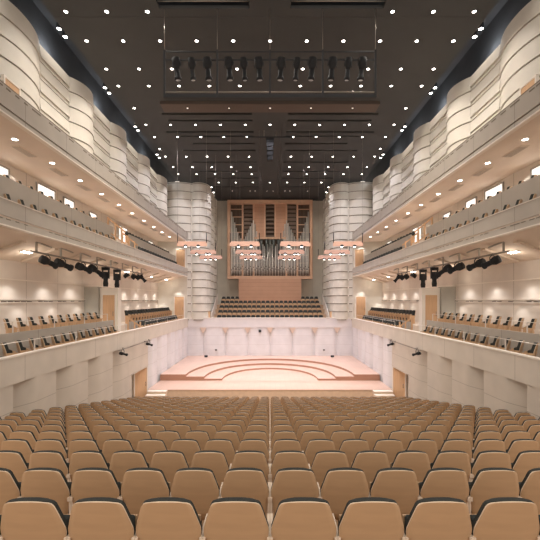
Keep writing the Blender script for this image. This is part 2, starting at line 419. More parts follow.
for s in (-1, 1):
    e = empty('stage_steps', (s * 7.1, 22.6, 0)); tag(e, 'cream stage steps at the %s corner of the stage front' % SIDE[s], 'steps', 'steps up to the stage')
    for k in range(4):
        p = MB(); p.box(-.6, .6, -1.0 + 0.3 * k, -0.7 + 0.3 * k if k < 3 else .27, 0, 0.168 * (k + 1)); p.build('step', 'stage_front', e); p = MB(); p.box(-.6, .6, -1.02 + 0.3 * k, -0.7 + 0.3 * k if k < 3 else .27, 0.168 * (k + 1), 0.168 * (k + 1) + .012); p.build('tread', 'cream', e)
# little sockets and a microphone stand base against the stage wall
for s, q in ((-1, 1), (1, 1)):
    e = empty('floor_monitor', (s * 5.75 + (-.15 if s < 0 else 0), 33.2, z(-5.27))); tag(e, 'small black wedge monitor on the stage against the back wall, %s side' % SIDE[s], 'speaker')
    p = MB(); p.prism([(-.14, -.1), (.14, -.1), (.14, .1), (-.14, .1)], 0, .17); p.build('housing', 'black', e, .01)
    p = MB(); p.box(-.1, .1, -.115, -.1, .03, .14); p.build('grille', 'blue_black', e)
    e = empty('wall_socket_box', (s * 5.1, 34.0, z(-4.72))); tag(e, 'small dark socket box on the stage back wall, %s side' % SIDE[s], 'box')
    p = MB(); p.box(-.08, .08, -.06, 0.1, -.06, .06); p.build('housing', 'black', e); p = MB(); p.box(-.05, .05, -.07, -.06, -.03, .03); p.build('cover', 'steel', e)
e = empty('wall_speaker', (-0.95, 33.98, z(-2.93))); tag(e, 'small black square speaker high on the white wall behind the stage', 'speaker')
p = MB(); p.box(-.12, .12, -.08, .1, -.12, .12); p.build('housing', 'black', e, .01); p = MB(); p.box(-.1, .1, -.09, -.08, -.1, .1); p.build('grille', 'blue_black', e)

# ------------------------------------------------------------------ seats
def seat_outline(wide=1.0):
    #      z (floor=0), half width, top arch
    return [(0.28, .215), (0.38, .235), (0.50, .254), (0.59, .266), (0.63, .264), (0.68, .250), (0.74, .232), (0.80, .214), (0.835, .202), (0.858, .187), (0.870, .165), (0.876, .13)]
def slab(mb, rows, t0, t1, wsc, lean, cup, arch, inset=0.0, puff=0.0):
    nu = 10; F = []; B = []
    for zc_, hw in rows:
        for i in range(nu + 1):
            u = -1 + 2 * i / nu; x = u * hw * wsc
            zz = zc_ + arch * (1 - u * u) * max(0, (zc_ - 0.8) / 0.08)
            y = (SEAT_H - zc_) * lean + cup * (x / .26) ** 2
            e = 1 - max(abs(u) ** 6, 0)
            F.append((x, y + t1 * (0.75 + 0.25 * e) + puff * e, zz)); B.append((x, y + t0, zz))
    nr = len(rows); W = nu + 1
    def g(arr, flip): mb.add(arr, [(r * W + i, r * W + i + 1, (r + 1) * W + i + 1, (r + 1) * W + i) for r in range(nr - 1) for i in range(nu)], True)
    g(F, 0); g(B, 1)
    idx = [(0, i) for i in range(W)] + [(r, W - 1) for r in range(1, nr)] + [(nr - 1, i) for i in range(W - 2, -1, -1)] + [(r, 0) for r in range(nr - 2, 0, -1)]
    L = [B[r * W + i] for r, i in idx] + [F[r * W + i] for r, i in idx]; n = len(idx)
    return L, n
def make_seat(name, arm_mat, arm_h, thick=0.066):
    root = empty(name, (0, 0, 0))
    s1 = MB(); L, n = slab(s1, seat_outline(), 0, 0.016, 1.0, 0.20, 0.03, 0.010)
    s1.cur = 1; s1.add(L, [(i, (i + 1) % n, n + (i + 1) % n, n + i) for i in range(n)])
    s1.build('back_shell', ['seat_wood', 'seat_edge'], root)
    rows = [(a + (0.004 if a > .8 else 0), b) for a, b in seat_outline() if a >= .42]
    s2 = MB(); L, n = slab(s2, rows, 0.018, thick, 1.0, 0.20, 0.03, 0.008, puff=0.006)
    s2.add(L, [(i, (i + 1) % n, n + (i + 1) % n, n + i) for i in range(n)])
    s2.build('back_cushion', 'upholstery', root)
    s3 = MB(); s3.box(-.22, .22, .17, .27, .36, .64, Matrix.Translation((0, 0, 0))); s3.build('seat_cushion', 'upholstery', root, .025)
    s4 = MB(); s4.box(-.225, .225, .272, .295, .33, .62); s4.build('seat_pan', 'seat_wood', root, .006)
    for q in (-1, 1):
        a = MB(); a.box(q * .262 - .0115, q * .262 + .0115, .08, .42, arm_h - .04, arm_h); a.box(q * .262 - .011, q * .262 + .011, .11, .20, 0.0, arm_h - .04)
        a.box(q * .262 - .011, q * .262 + .011, .20, .38, 0.10 if arm_mat == 'armrest' else .02, arm_h - .04)
        a.build('armrest', arm_mat, root)
    b = MB(); b.lathe([(.05, .32), (.035, .2), (.035, .03), (.09, .02), (.09, 0)], 12, Matrix.Translation((0, .3, 0)))
    b.box(-.2, .2, .2, .32, .28, .34); b.build('pedestal', 'black', root)
    return root
proto = make_seat('stalls_seat', 'armrest', 0.55)
spots = []
for i, D in enumerate(ROW_D):
    for q in (-1, 1):
        for k in range(14):
            x = q * (0.55 * (k + 0.5))
            if abs(x) - 0.30 > 0.757 * D: continue
            zf = max(z(-(0.99 + 0.22 * D)) - SEAT_H, 0.0)
            spots.append((x, D - (0.08 if i == 0 else 0), zf + (0.03 if i == 0 else 0), i + 1, k + 1, q))
spots.sort(key=lambda t: (t[3], t[4]))
used = False
for (x, D, zf, r, k, q) in spots[:300]:
    o = copy_tree(proto) if used else proto; used = True
    o.location = (x, D, zf)
    tag(o, 'wooden-backed stalls seat, %s row, %s seat %s of the centre gap' % (rowname(r), nth(k), SIDE[q]), 'seat', 'wooden-backed seats in the stalls')
# far rows of the stalls as one mass
bmX = bmesh.new()
mats = ['seat_wood', 'seat_edge', 'upholstery', 'armrest', 'black']
tmp = bpy.data.meshes.new('far_row_seats')
for (x, D, zf, r, k, q) in spots[300:]:
    for ch in proto.children:
        if ch.name.startswith('pedestal'): continue
        base = ch.data.copy()
        nm = [m.name for m in ch.data.materials]
        n0 = len(bmX.faces)
        base.transform(Matrix.Translation((x, D, zf))); bmX.from_mesh(base); bmX.faces.ensure_lookup_table()
        for f in bmX.faces[n0:]: f.material_index = mats.index(nm[min(f.material_index, len(nm) - 1)])
        bpy.data.meshes.remove(base)
bmX.to_mesh(tmp); bmX.free()
for m in mats: tmp.materials.append(M[m])
o = bpy.data.objects.new('far_row_seats', tmp); COL.objects.link(o)
tag(o, 'farthest rows of tan wooden stalls seats just before the stage', 'seats', kind='stuff')

# gallery seats
gp = make_seat('gallery_seat', 'door_wood', 0.56, 0.12); used = False
def gallery_seat(x, y, zf, rz, label, group):
    global used
    o = copy_tree(gp) if used else gp; used = True
    o.location = (x, y, zf); o.rotation_euler = (0, 0, rz); tag(o, label, 'seat', group); o.scale = (0.8 if abs(rz) < 1.2 else 0.84, 1, 1)
for s in (-1, 1):
    for lvl, hf, hb in (('lower', -2.25, -1.55), ('upper', 2.52, 3.55)):
        y = 11.45 if lvl == 'lower' else 11.55; n = 0
        while y < 19.7:
            n += 1
            gallery_seat(s * 8.55, y, z(hf), s * math.radians(44), 'dark seat in the front row of the %s %s balcony, %s from the near end' % (lvl, SIDE[s], nth(n)), 'near seats of the %s %s balcony' % (lvl, SIDE[s])); y += 0.65
        y = 12.75; n = 0
        while y < 19.7:
            n += 1
            gallery_seat(s * 9.45, y, z(hb), s * math.radians(44), 'dark seat in the back row of the %s %s balcony, %s from the near end' % (lvl, SIDE[s], nth(n)), 'near seats of the %s %s balcony' % (lvl, SIDE[s])); y += 0.65
        n = 0; y = 23.0
        while y < 32.0:
            n += 1
            gallery_seat(s * 8.45, y, z(hf), s * math.radians(90), 'dark seat beside the stage, front row, %s %s balcony, %s from stair' % (lvl, SIDE[s], nth(n)), 'seats beside the stage in the %s %s balcony' % (lvl, SIDE[s])); y += 0.56
        n = 0; y = 23.2
        while y < 33.0:
            n += 1
            gallery_seat(s * 9.35, y, z(hb), s * math.radians(90), 'dark seat beside the stage, back row, %s %s balcony, %s from stair' % (lvl, SIDE[s], nth(n)), 'seats beside the stage in the %s %s balcony' % (lvl, SIDE[s])); y += 0.56
# choir seats behind the stage, facing the hall
cp = make_seat('choir_chair', 'door_wood', 0.56, 0.12)
cp.scale = (0.85, 1, 1); used2 = False
for i, (Y, h) in enumerate(ROWS_CHOIR):
    for q in (-1, 1):
        for k in range(11):
            x = q * 0.472 * (k + .5)
            if i == 4 and abs(x) < 3.5: continue
            o = copy_tree(cp) if used2 else cp; used2 = True
            o.location = (x, Y + .25, z(h) - SEAT_H); o.rotation_euler = (0, 0, PI); o.scale = (0.85, 1, 1)
            kk = k + 1
            tag(o, 'dark choir seat behind the stage, %s row up, %s %s of the organ centre' % (nth(i + 1), nth(kk), SIDE[q]), 'seat', 'choir seats below the organ')

# ------------------------------------------------------------------ balcony rails
for s in (-1, 1):
    for nm, x, h0, h1, ya, yb, lab in (('balcony_rail', 7.98, -1.72, -1.33, 7.0, 20.0, 'thin pale handrail on the lower %s balcony parapet'),
                                       ('balcony_rail', 8.86, -1.13, -0.76, 10.0, 19.6, 'thin pale handrail before the back row of the lower %s balcony'),
                                       ('balcony_rail', 7.98, -1.72, -1.38, 23.0, 33.0, 'thin pale handrail on the lower %s balcony beside the stage')):
        e = empty(nm, (s * x, (ya + yb) / 2, z(h0))); tag(e, lab % SIDE[s], 'rail', 'balcony handrails')
        L = yb - ya
        p = MB(); p.tube([(0, -L / 2, h1 - h0), (0, L / 2, h1 - h0)], .012, 6); p.build('handrail', 'rail', e)
        k = int(L / 2.3)
        for i in range(k + 1):
            p = MB(); pw = .008 if ya > 20 else .016; p.box(-pw, pw, -L / 2 + i * L / k - pw, -L / 2 + i * L / k + pw, -.03, h1 - h0); p.build('post', 'rail', e)
    # wooden stair balustrades
    for nm, x, Y, h, lab, H in (('stair_balustrade', 8.6, 19.9, 2.52, 'wooden stair balustrade on the upper %s balcony between the seat blocks', 1.75),
                            ('stair_balustrade', 8.75, 22.2, 2.52, 'low wooden stair rail on the upper %s balcony at the stage seats', 1.35),
                            ('stair_balustrade', 8.4, 22.2, -2.25, 'low wooden stair rail on the lower %s balcony at the stage seats', 0.9)):
        e = empty(nm, (s * x, Y, z(h))); tag(e, lab % SIDE[s], 'stair rail', 'wooden stair rails')
        for i, xx in enumerate((-.35, 0.05, .4)):
            p = MB(); hh = H + 0.25 * (1 - i) if H > 1 else H
            p.box(s * xx * -1 - .035, s * xx * -1 + .035, -.04, .04, 0, hh + .12 * (0)); p.build('post', 'door_wood', e)
        p = MB(); p.bar((s * .4, 0, H + .3), (s * -.45, 0.4, H - .45), .06, .08); p.build('handrail', 'door_wood', e)
        p = MB(); p.bar((s * .4, 0, H - .45), (s * -.45, 0.4, H - 1.1 if H > 1.2 else .2), .05, .06); p.build('lower_rail', 'door_wood', e)

# ------------------------------------------------------------------ doors and vestibules
def door(nm_i, loc, w_, h_, rz, label_mat='door_wood'):
    e = empty('door_%d' % nm_i, loc, rz); e['kind'] = 'structure'
    p = MB(); p.box(-w_ / 2, w_ / 2, -.03, .03, 0, h_); p.build('door_leaf', label_mat, e)
    p = MB(); p.box(-w_ / 2 - .07, -w_ / 2, -.05, .05, 0, h_ + .07); p.box(w_ / 2, w_ / 2 + .07, -.05, .05, 0, h_ + .07); p.box(-w_ / 2, w_ / 2, -.05, .05, h_, h_ + .07)
    p.build('door_frame', 'cream', e)
    p = MB(); p.tube([(w_ * .38, -.09, 1.0), (w_ * .38, -.09, 1.25)], .014, 8); p.box(w_ * .38 - .01, w_ * .38 + .01, -.09, -.03, 1.02, 1.05); p.box(w_ * .38 - .01, w_ * .38 + .01, -.09, -.03, 1.2, 1.23); p.build('door_handle', 'steel', e)
    return e
di = 1
for s in (-1, 1):
    # vestibule with wooden door between the seat blocks of the lower gallery
    p = MB(); p.box(s * 8.66, s * 9.68, 20.5, 20.95, z(-2.25), z(.68)); struct(p.build('vestibule_wall_%s' % SIDE[s], 'cream'))
    p = MB(); p.box(s * 9.68, s * 10.48, 20.3, 20.7, z(-1.55), z(.75)); struct(p.build('pillar_%s' % SIDE[s], 'pier'))
    door(di, (s * 9.15, 20.46, z(-1.9)), .68, 2.18, 0); di += 1
    # end doors of both galleries
    door(di, (s * 8.48, 33.66, z(-1.95)), .86, 2.25, 0); di += 1
    door(di, (s * 8.35, 33.66, z(2.52)), .80, 2.2, 0); di += 1
    # stage side door on the skew face of its niche
    ang = math.atan2(22.85 - 21.95, 7.80 - 8.38)
    door(di, (s * 8.06, 22.42, 0.0), 0.92, 2.12, (-math.radians(60) if s < 0 else math.radians(60)) * -1); di += 1
    # wooden door high on the top gallery
    door(di, (s * 9.2, 12.8, z(5.7)), .7, 2.0, PI / 2 * s * -1); di += 1
    # stair wall up to the choir seats
    e = empty('choir_stair_rail', (s * 5.62, 34.6, z(-2.35))); tag(e, 'pale sloping stair rail with wooden side panel, %s of the choir seats' % SIDE[s], 'stair rail', 'stair rails beside the choir seats')
    p = MB(); q = [(0, 0), (4.2, 0), (4.2, 2.9), (0, .95)]
    vs = [(xx, yy, zz) for xx in (0, .06 * s) for yy, zz in q]; p.add(vs, [(0, 1, 2, 3), (7, 6, 5, 4), (0, 4, 5, 1), (1, 5, 6, 2), (2, 6, 7, 3), (3, 7, 4, 0)]); p.build('side_panel', 'cream', e)
    p = MB(); p.tube([(0, -.02, 1.08), (0, 4.2, 3.05)], .03, 8); p.build('handrail', 'rail', e)
    p = MB(); p.box(s * .1, s * .45, -.1, .0, 0, 1.25); p.build('end_panel', 'door_wood', e)

# ------------------------------------------------------------------ lit windows in the upper gallery wall, wall washers
wi = 1
for s in (-1, 1):
    for (a, b_, t) in ((13.2, 14.4, 5.2), (16.2, 17.5, 5.25), (18.3, 19.2, 5.2), (20.9, 21.7, 5.1), (24.9, 26.4, 5.15), (28.6, 29.5, 5.0), (31.0, 32.2, 5.1)):
        e = empty('window_%d' % wi, (s * 10.5, (a + b_) / 2, z(3.7))); e['kind'] = 'structure'; wi += 1
        hw = (b_ - a) / 2; H = t - 3.7
        p = MB(); p.box(-.02 * s, 0.0, -hw, hw, 0, H); p.build('window_pane', 'window_glow', e)
        p = MB(); p.box(-.06 * s, 0, -hw - .06, -hw, 0, H + .06); p.box(-.06 * s, 0, hw, hw + .06, 0, H + .06); p.box(-.06 * s, 0, -hw, hw, H, H + .06); p.build('window_frame', 'pier', e)

# ------------------------------------------------------------------ ceiling
HC = 11.3
c = MB()
zc0, zc1 = z(HC), z(HC) + .12
def ceil_strip(y0, y1, holes=()):
    xs = [-8.65] + [v for h in holes for v in h] + [8.65]
    for a, b_ in zip(xs[::2], xs[1::2]): c.box(a, b_, y0, y1, zc0, zc1)
ceil_strip(4, 10.5)
ceil_strip(10.5, 13.95, ((-4.3, -.8), (.8, 4.4)))
cur = 13.95
slots = [(21.75, 6.6), (22.55, 6.4), (24.1, 7.0), (24.75, 6.2), (25.9, 5.6), (27.1, 6.6), (29.4, 6.4), (31.5, 6.2), (33.3, 5.9), (35.8, 5.8)]
for y, wd in slots:
    ceil_strip(cur, y); ceil_strip(y, y + .22, ((-wd, -1.1), (1.1, wd))); cur = y + .22
ceil_strip(cur, 41.1)
struct(c.build('ceiling', 'ceiling'))
c = MB(); c.box(-11, 11, 4, 41.3, z(13.6), z(13.8)); struct(c.build('ceiling', 'void'))
c = MB(); c.box(-6.25, 6.25, 20.45, 21.35, z(11.12), z(11.3)); struct(c.build('ceiling_beam', 'ceiling_brown'))
c = MB(); c.box(-8.6, 8.6, 14.37, 14.39, z(11.29), z(11.3)); struct(c.build('ceiling_beam', 'void'))
for (a, b_) in ((-4.3, -.8), (.8, 4.4)):
    e = empty('rigging_pipe', ((a + b_) / 2, 13.75, z(11.42))); tag(e, 'grey rigging pipe across the ceiling opening %s of centre' % ('left' if a < 0 else 'right'), 'pipe', 'rigging pipes in the ceiling openings')
    L = (b_ - a) / 2 - .0
    p = MB(); p.tube([(-L, 0, 0), (L, 0, 0)], .025, 8); p.build('pipe', 'steel', e)
    for k in range(6):
        x = -L + (k + .5) * 2 * L / 6; p = MB(); p.box(x - .02, x + .02, -.03, .03, 0, .55); p.build('hanger', 'black', e)

# ceiling downlights
def downlight(r=.07, small=False):
    e = empty('ceiling_light', (0, 0, 0))
    p = MB(); p.lathe([(r * 1.35, 0.02), (r * 1.35, -.012), (r * 1.02, -.012), (r * 1.0, 0.015)], 20, cap=False); p.build('trim_ring', 'black', e)
    p = MB(); p.lathe([(r, 0.012), (r, -.006), (r * .5, -.012)], 20); p.build('lens', 'lens_dim' if small else 'lens', e)
    return e
big, sml = downlight(), downlight(.05, True); ub = us = False
ROWL = [(12, 14.1, (3, 4, 5)), (40, 15.7, (0, 1, 2, 3, 4, 5)), (69, 17.6, (1, 3, 4, 5)), (85, 19.0, (1, 2, 3, 4, 5)), (109, 21.2, (5,)), (125, 23.2, (0, 1, 2, 3, 4, 5)),
        (136, 24.95, (1, 2, 3, 4, 5)), (149, 26.9, (5,)), (156, 28.35, (1, 2, 3, 4, 5)), (167, 30.6, (1, 2, 3, 4, 5)), (174, 32.3, (1, 2, 3, 4, 5)), (182, 34.6, (0, 1, 2, 3))]
SP = []
for ri, (py, Y, ks) in enumerate(ROWL):
    pos = 0
    for k in ks:
        pos += 1
        for q in ((-1, 1) if k else (1,)):
            o = copy_tree(big) if ub else big; ub = True
            x = q * k * 1.6 * (1.0 if Y < 25 else 1.03); o.location = (x, Y, z(HC) - .001 - (0))
            where = 'on the centre line' if k == 0 else '%s from the centre on the %s' % (nth(pos - (1 if 0 in ks else 0)), SIDE[q])
            tag(o, 'round ceiling downlight, %s row, %s' % (rowname(ri + 1), where), 'ceiling light', 'round ceiling downlights')
            SP.append((x, Y))
for (x, Y, lab) in [(0, 21.25, 'middle of five on the brown beam')] + [(q * v, 21.25, '%s left of the middle on the brown beam' % w_ if q < 0 else '%s right of the middle on the brown beam' % w_) for q in (-1, 1) for v, w_ in ((2.37, 'first'), (4.78, 'second'))] + \
        [(q * xx, 37.3, '%s from centre on the %s, above the organ' % (nth(i + 1), SIDE[q])) for q in (-1, 1) for i, xx in enumerate((.3, 1.55, 2.05, 3.9))]:
    o = copy_tree(sml) if us else sml; us = True
    o.location = (x, Y - .4 if Y < 22 else Y, z(HC) - .001 if Y > 22 else z(11.12) - .001)
    tag(o, 'tiny ceiling downlight, ' + lab, 'ceiling light', 'tiny ceiling downlights')
# edge lights in pairs
el = empty('edge_spotlight', (0, 0, 0)); p = MB(); p.lathe([(.1, .1), (.1, -.08), (.085, -.1)], 16); p.build('housing', 'black', el)
p = MB(); p.lathe([(.082, -.1), (.082, -.106), (.04, -.11)], 16); p.build('lens', 'lens', el); ue = False
for s in (-1, 1):
    for i, Y in enumerate((14.95, 15.4, 19.1, 19.6, 23.4, 23.9, 27.9, 28.5)):
        o = copy_tree(el) if ue else el; ue = True; o.location = (s * 8.76, Y, z(11.36))
        tag(o, 'small round spotlight on the %s ceiling edge, %s pair from the near end, %s one' % (SIDE[s], nth(i // 2 + 1), 'nearer' if i % 2 == 0 else 'farther'), 'ceiling light', 'paired spotlights on the ceiling edges')
    for i, (x, Y) in enumerate(((5.8, 35.7), (5.85, 37.4))):
        o = copy_tree(el); o.location = (s * x, Y, z(11.28)); tag(o, 'small round spotlight above the %s tower flank, %s one' % (SIDE[s], 'nearer' if i == 0 else 'farther'), 'ceiling light', 'spotlights above the tower flanks')

# ------------------------------------------------------------------ balcony soffit lights and vents
gl = empty('soffit_light', (0, 0, 0)); p = MB(); p.lathe([(.12, .01), (.12, -.015), (.095, -.015), (.09, 0)], 18, cap=False); p.build('trim_ring', 'cream', gl)
p = MB(); p.lathe([(.09, .0), (.09, -.01), (.05, -.013)], 18); p.build('lens', 'lens', gl); ug = False
vt = empty('air_vent', (0, 0, 0)); p = MB(); p.box(-.16, .16, -.5, .5, -.02, .0); p.build('frame', 'soffit', vt)
p = MB()
for k in range(5): p.box(-.12 + k * .06 - .01, -.12 + k * .06 + .01, -.46, .46, -.03, -.02)
p.build('grille', 'fascia', vt); uv = False
for s in (-1, 1):
    for i, Y in enumerate((12.2, 14.3, 16.4, 18.5, 20.6, 22.6, 24.7, 26.8, 28.9, 31.0)):
        o = copy_tree(gl) if ug else gl; ug = True; o.location = (s * 8.65, Y, z(5.449))
        tag(o, 'round recessed light under the top %s balcony, %s from the near end' % (SIDE[s], nth(i + 1)), 'soffit light', 'recessed lights under the top balconies')
        if i < 9:
            o = copy_tree(vt) if uv else vt; uv = True; o.location = (s * 9.0, Y + 1.0, z(5.449))
            tag(o, 'grey slotted air vent under the top %s balcony, %s from the near end' % (SIDE[s], nth(i + 1)), 'vent', 'air vents under the top balconies')
sl = empty('linear_light', (0, 0, 0)); p = MB(); p.box(-.09, .09, -.28, .28, -.03, .0); p.build('housing', 'cream', sl)
p = MB(); p.box(-.07, .07, -.25, .25, -.04, -.03); p.build('diffuser', 'lens', sl); ul = False
for s in (-1, 1):
    for i, Y in enumerate((13.9, 18.8, 23.6, 28.4, 32.6)):
        o = copy_tree(sl) if ul else sl; ul = True; o.location = (s * 9.4, Y, z(2.2 - .6 / 2.35 * 1.25) - .012); o.rotation_euler = (0, s * math.atan(.6 / 2.35), 0)
        tag(o, 'short linear light under the upper %s balcony, %s from the near end' % (SIDE[s], nth(i + 1)), 'soffit light', 'linear lights under the upper balconies')

# ------------------------------------------------------------------ stage lighting fixtures
def fixture(name, body_len, r, aim, kind='profile'):
    """hangs from the origin (the pipe); aim = direction of the beam"""
    e = empty(name, (0, 0, 0)); aim = Vector(aim).normalized(); c0 = Vector((0, 0, -.28))
    q = aim.to_track_quat('Z', 'Y').to_matrix().to_4x4(); mt = Matrix.Translation(c0) @ q
    p = MB()
    if kind == 'profile':
        p.lathe([(r * .5, -.42 * body_len), (r * .95, -.40 * body_len), (r, -.1 * body_len), (r * .8, .0), (r * .6, .1 * body_len)], 14, mt); p.build('housing', 'black', e)
        p = MB(); p.lathe([(r * .6, .08 * body_len), (r * .65, .45 * body_len), (r * .85, .46 * body_len), (r * .85, .58 * body_len)], 14, mt); p.build('lens_tube', 'black', e)
        p = MB(); p.lathe([(r * .7, .575 * body_len), (r * .4, .59 * body_len)], 14, mt); p.build('lens', 'glass_lens', e)
    elif kind == 'moving':
        p.lathe([(r * .9, -.45 * body_len), (r * 1.05, -.2 * body_len), (r * .8, .1 * body_len), (r * 1.0, .3 * body_len), (r * .85, .5 * body_len)], 14, Matrix.Translation((0, 0, -.25 - body_len * .5)) @ Matrix.Rotation(PI, 4, 'X')); p.build('housing', 'black', e)
        p = MB(); p.box(-.17, .17, -.13, .13, -.2, -.05); p.build('base_box', 'black', e, .02)
        p = MB(); p.box(-r - .05, -r - .01, -.06, .06, -.2 - body_len * .55, -.18); p.box(r + .01, r + .05, -.06, .06, -.2 - body_len * .55, -.18); p.build('yoke', 'black', e)
        p = MB(); p.box(-.03, .03, -.04, .04, -.06, .05); p.build('clamp', 'steel', e); return e
    else:
        p.lathe([(r * .7, -.12), (r, -.05), (r, .1), (r * 1.1, .12)], 14, mt); p.build('housing', 'black', e)
        p = MB(); p.lathe([(r * .8, .118), (r * .4, .125)], 14, mt); p.build('lens', 'glass_lens', e)
    side = aim.cross(Vector((0, 0, 1))); side = side.normalized() if side.length > .1 else Vector((1, 0, 0))
    pts = [c0 + side * (r + .02), c0 + side * (r + .02) + Vector((0, 0, .15)), c0 + side * r * .5 + Vector((0, 0, .24)), c0 - side * r * .5 + Vector((0, 0, .24)), c0 - side * (r + .02) + Vector((0, 0, .15)), c0 - side * (r + .02)]
    p = MB(); p.tube(pts, .018, 6); p.build('yoke', 'blue_black', e)
    p = MB(); p.box(-.025, .025, -.03, .03, -.06, .04); p.build('clamp', 'steel', e)
    return e
for s in (-1, 1):
    side = SIDE[s]; hp = 1.74; xp = s * 8.5
    e = empty('lighting_bar', (xp, 18.5, z(hp))); tag(e, 'black lighting bar hung under the upper %s balcony' % side, 'lighting bar', 'lighting bars under the upper balconies')
    p = MB(); p.tube([(0, -5.7, 0), (0, 5.6, 0)], .035, 8); p.build('pipe', 'steel', e)
    for k in range(8):
        y = -5.4 + k * 1.53; p = MB(); p.box(-.03, .03, y - .03, y + .03, .02, .42); p.build('hanger', 'pier', e)
        p = MB(); p.bar((0, y, .38), (s * 0.0, y + .9, .30), .05); p.build('brace', 'pier', e)
    tow = -s
    L = [('profile', 13.75, .66, .16, (tow * .45, .78, -.35), 'long black profile spotlight, nearest on the %s lighting bar'),
         ('profile', 14.75, .72, .165, (tow * .40, .85, -.30), 'long black profile spotlight, second on the %s lighting bar'),
         ('profile', 16.35, .72, .17, (tow * .45, .80, -.30), 'long black profile spotlight, third on the %s lighting bar'),
         ('profile', 17.5, .78, .165, (tow * .45, .70, -.50), 'long black profile spotlight tilted down, fourth on the %s lighting bar'),
         ('moving', 18.62, .80, .13, (0, 0, -1), 'upright black moving-head light, nearer of two on the %s lighting bar'),
         ('moving', 20.0, .80, .13, (0, 0, -1), 'upright black moving-head light, farther of two on the %s lighting bar'),
         ('flood', 21.3, .3, .18, (tow * .5, .2, -.8), 'squat black floodlight, first past the moving heads on the %s lighting bar'),
         ('flood', 22.4, .3, .16, (tow * .6, .5, -.5), 'squat black floodlight, second past the moving heads on the %s lighting bar'),
         ('flood', 23.2, .3, .17, (tow * .6, .4, -.6), 'squat black floodlight, third past the moving heads on the %s lighting bar'),
         ('profile', 23.95, .55, .14, (tow * .6, .3, -.75), 'short black spotlight at the far end of the %s lighting bar')]
    for kd, Y, bl, r, aim, lab in L:
        f = fixture('stage_spotlight' if kd != 'moving' else 'moving_head_light', bl, r, aim, kd); f.location = (xp, Y, z(hp)); tag(f, lab % side, 'spotlight', 'black fixtures on the %s lighting bar' % side)
    # small light bar on the parapet by the stage door
    e = empty('wall_light_bar', (s * 7.6, 20.6, z(-2.55))); tag(e, 'thin light bar fixed to the %s wall above the stage door' % side, 'lighting bar', 'light bars above the stage doors')
    p = MB(); p.tube([(0, -2.5, 0), (0, 2.4, 0)], .025, 8); p.build('pipe', 'steel', e)
    for y in (-1.6, 1.6): p = MB(); p.box(-.02, s * .2, y - .02, y + .02, -.02, .02); p.build('bracket', 'steel', e)
    for Y, lab in ((18.6, 'small black spotlight at the near end of the %s wall light bar'), (22.6, 'small black spotlight at the far end of the %s wall light bar')):
        f = fixture('stage_spotlight', .45, .085, (tow * .5, .7, -.3), 'profile'); f.location = (s * 7.6, Y, z(-2.5)); tag(f, lab % side, 'spotlight', 'spotlights on the wall light bars')

# main truss over the stalls
e = empty('lighting_truss', (0, 14.0, z(7.97))); tag(e, 'long rectangular black lighting truss hung below the ceiling', 'truss')
for h, r, m_ in ((1.68, .03, 'blue_black'), (1.36, .03, 'blue_black'), (.12, .025, 'steel')):
    p = MB(); p.tube([(-4.12, 0, h), (4.12, 0, h)], r, 8); p.build('rail', m_, e)
p = MB(); p.box(-4.12, 4.12, -.06, .06, -.12, .0); p.build('bottom_batten', 'blue_black', e)
for x in (-4.1, -2.05, 0, 2.05, 4.1):
    p = MB(); p.box(x - .035, x + .035, -.035, .035, -.1, 1.75); p.build('post', 'blue_black', e)
    p = MB(); p.tube([(x, 0, 1.7), (x, 0, 3.33)], .012, 6); p.build('cable', 'steel', e)
for i, px in enumerate((176.7, 192, 207.8, 229, 244, 259, 281, 296.5, 312, 332, 348, 362)):
    x = (px - 270) * 14 / 360
    f = fixture('truss_spotlight', .8, .165 if i % 3 != 1 else .13, ((.07 if x < 0 else -.07), .22, -.97), 'profile')
    f.location = (x, 14.0, z(7.97 + 1.36)); tag(f, 'black stage spotlight on the ceiling truss, %s from its left end' % nth(i + 1), 'spotlight', 'spotlights on the ceiling truss')
# centre loudspeaker array
e = empty('loudspeaker_array', (0, 24.0, z(11.3))); tag(e, 'dark loudspeaker cluster hanging at the ceiling centre above the stage front', 'loudspeaker')
p = MB(); p.bar((-1.5, 0, -.45), (1.5, 0, -.45), .08); p.build('crossbar', 'blue_black', e)
for x in (-.4, .4): p = MB(); p.tube([(x, 0, -.005), (x, 0, -.5)], .015, 6); p.build('cable', 'steel', e)
for k in range(5):
    p = MB(); p.box(-.26 + .02 * k, .26 - .02 * k, -.18 + .02 * k, .2, -.80 - .30 * k, -.52 - .30 * k); c_ = p.build('cabinet', 'black', e, .02)

# ------------------------------------------------------------------ hanging light panels over the stage
pp = None
def pendant(lamps):
    e = empty('pendant_light', (0, 0, 0))
    p = MB(); n = 10
    cv = [(-1.0 + 2.0 * i / n, 0) for i in range(n + 1)]
    pass
    p.box(-1.0, 1.0, -.03, .03, -.14, .19, Matrix.Rotation(math.radians(-12), 4, 'X')); p.box(-.97, .97, .0, .30, -.05, -.02); p.build('panel', 'peach', e, .01)
    for x in lamps:
        q = MB(); q.lathe([(.05, -.04), (.12, -.10), (.13, -.18), (.115, -.18)], 16, Matrix.Translation((x, -.05, 0))); ls = q.build('lamp_shade', 'black', e)
        q = MB(); q.lathe([(.085, -.16), (.085, -.185), (.04, -.195)], 16, Matrix.Translation((x, -.05, 0))); q.build('bulb', 'lens', ls)
    for x in (-.96, .96):
        q = MB(); q.tube([(x, 0, .10), (x, 0, .75)], .028, 6); q.build('rod', 'black', e)
    return e
PN = {0: pendant((-.42, .42)), 1: pendant((-.5, 0.25, .5)), 2: pendant((-.45, 0, .45))}
cnt = {}
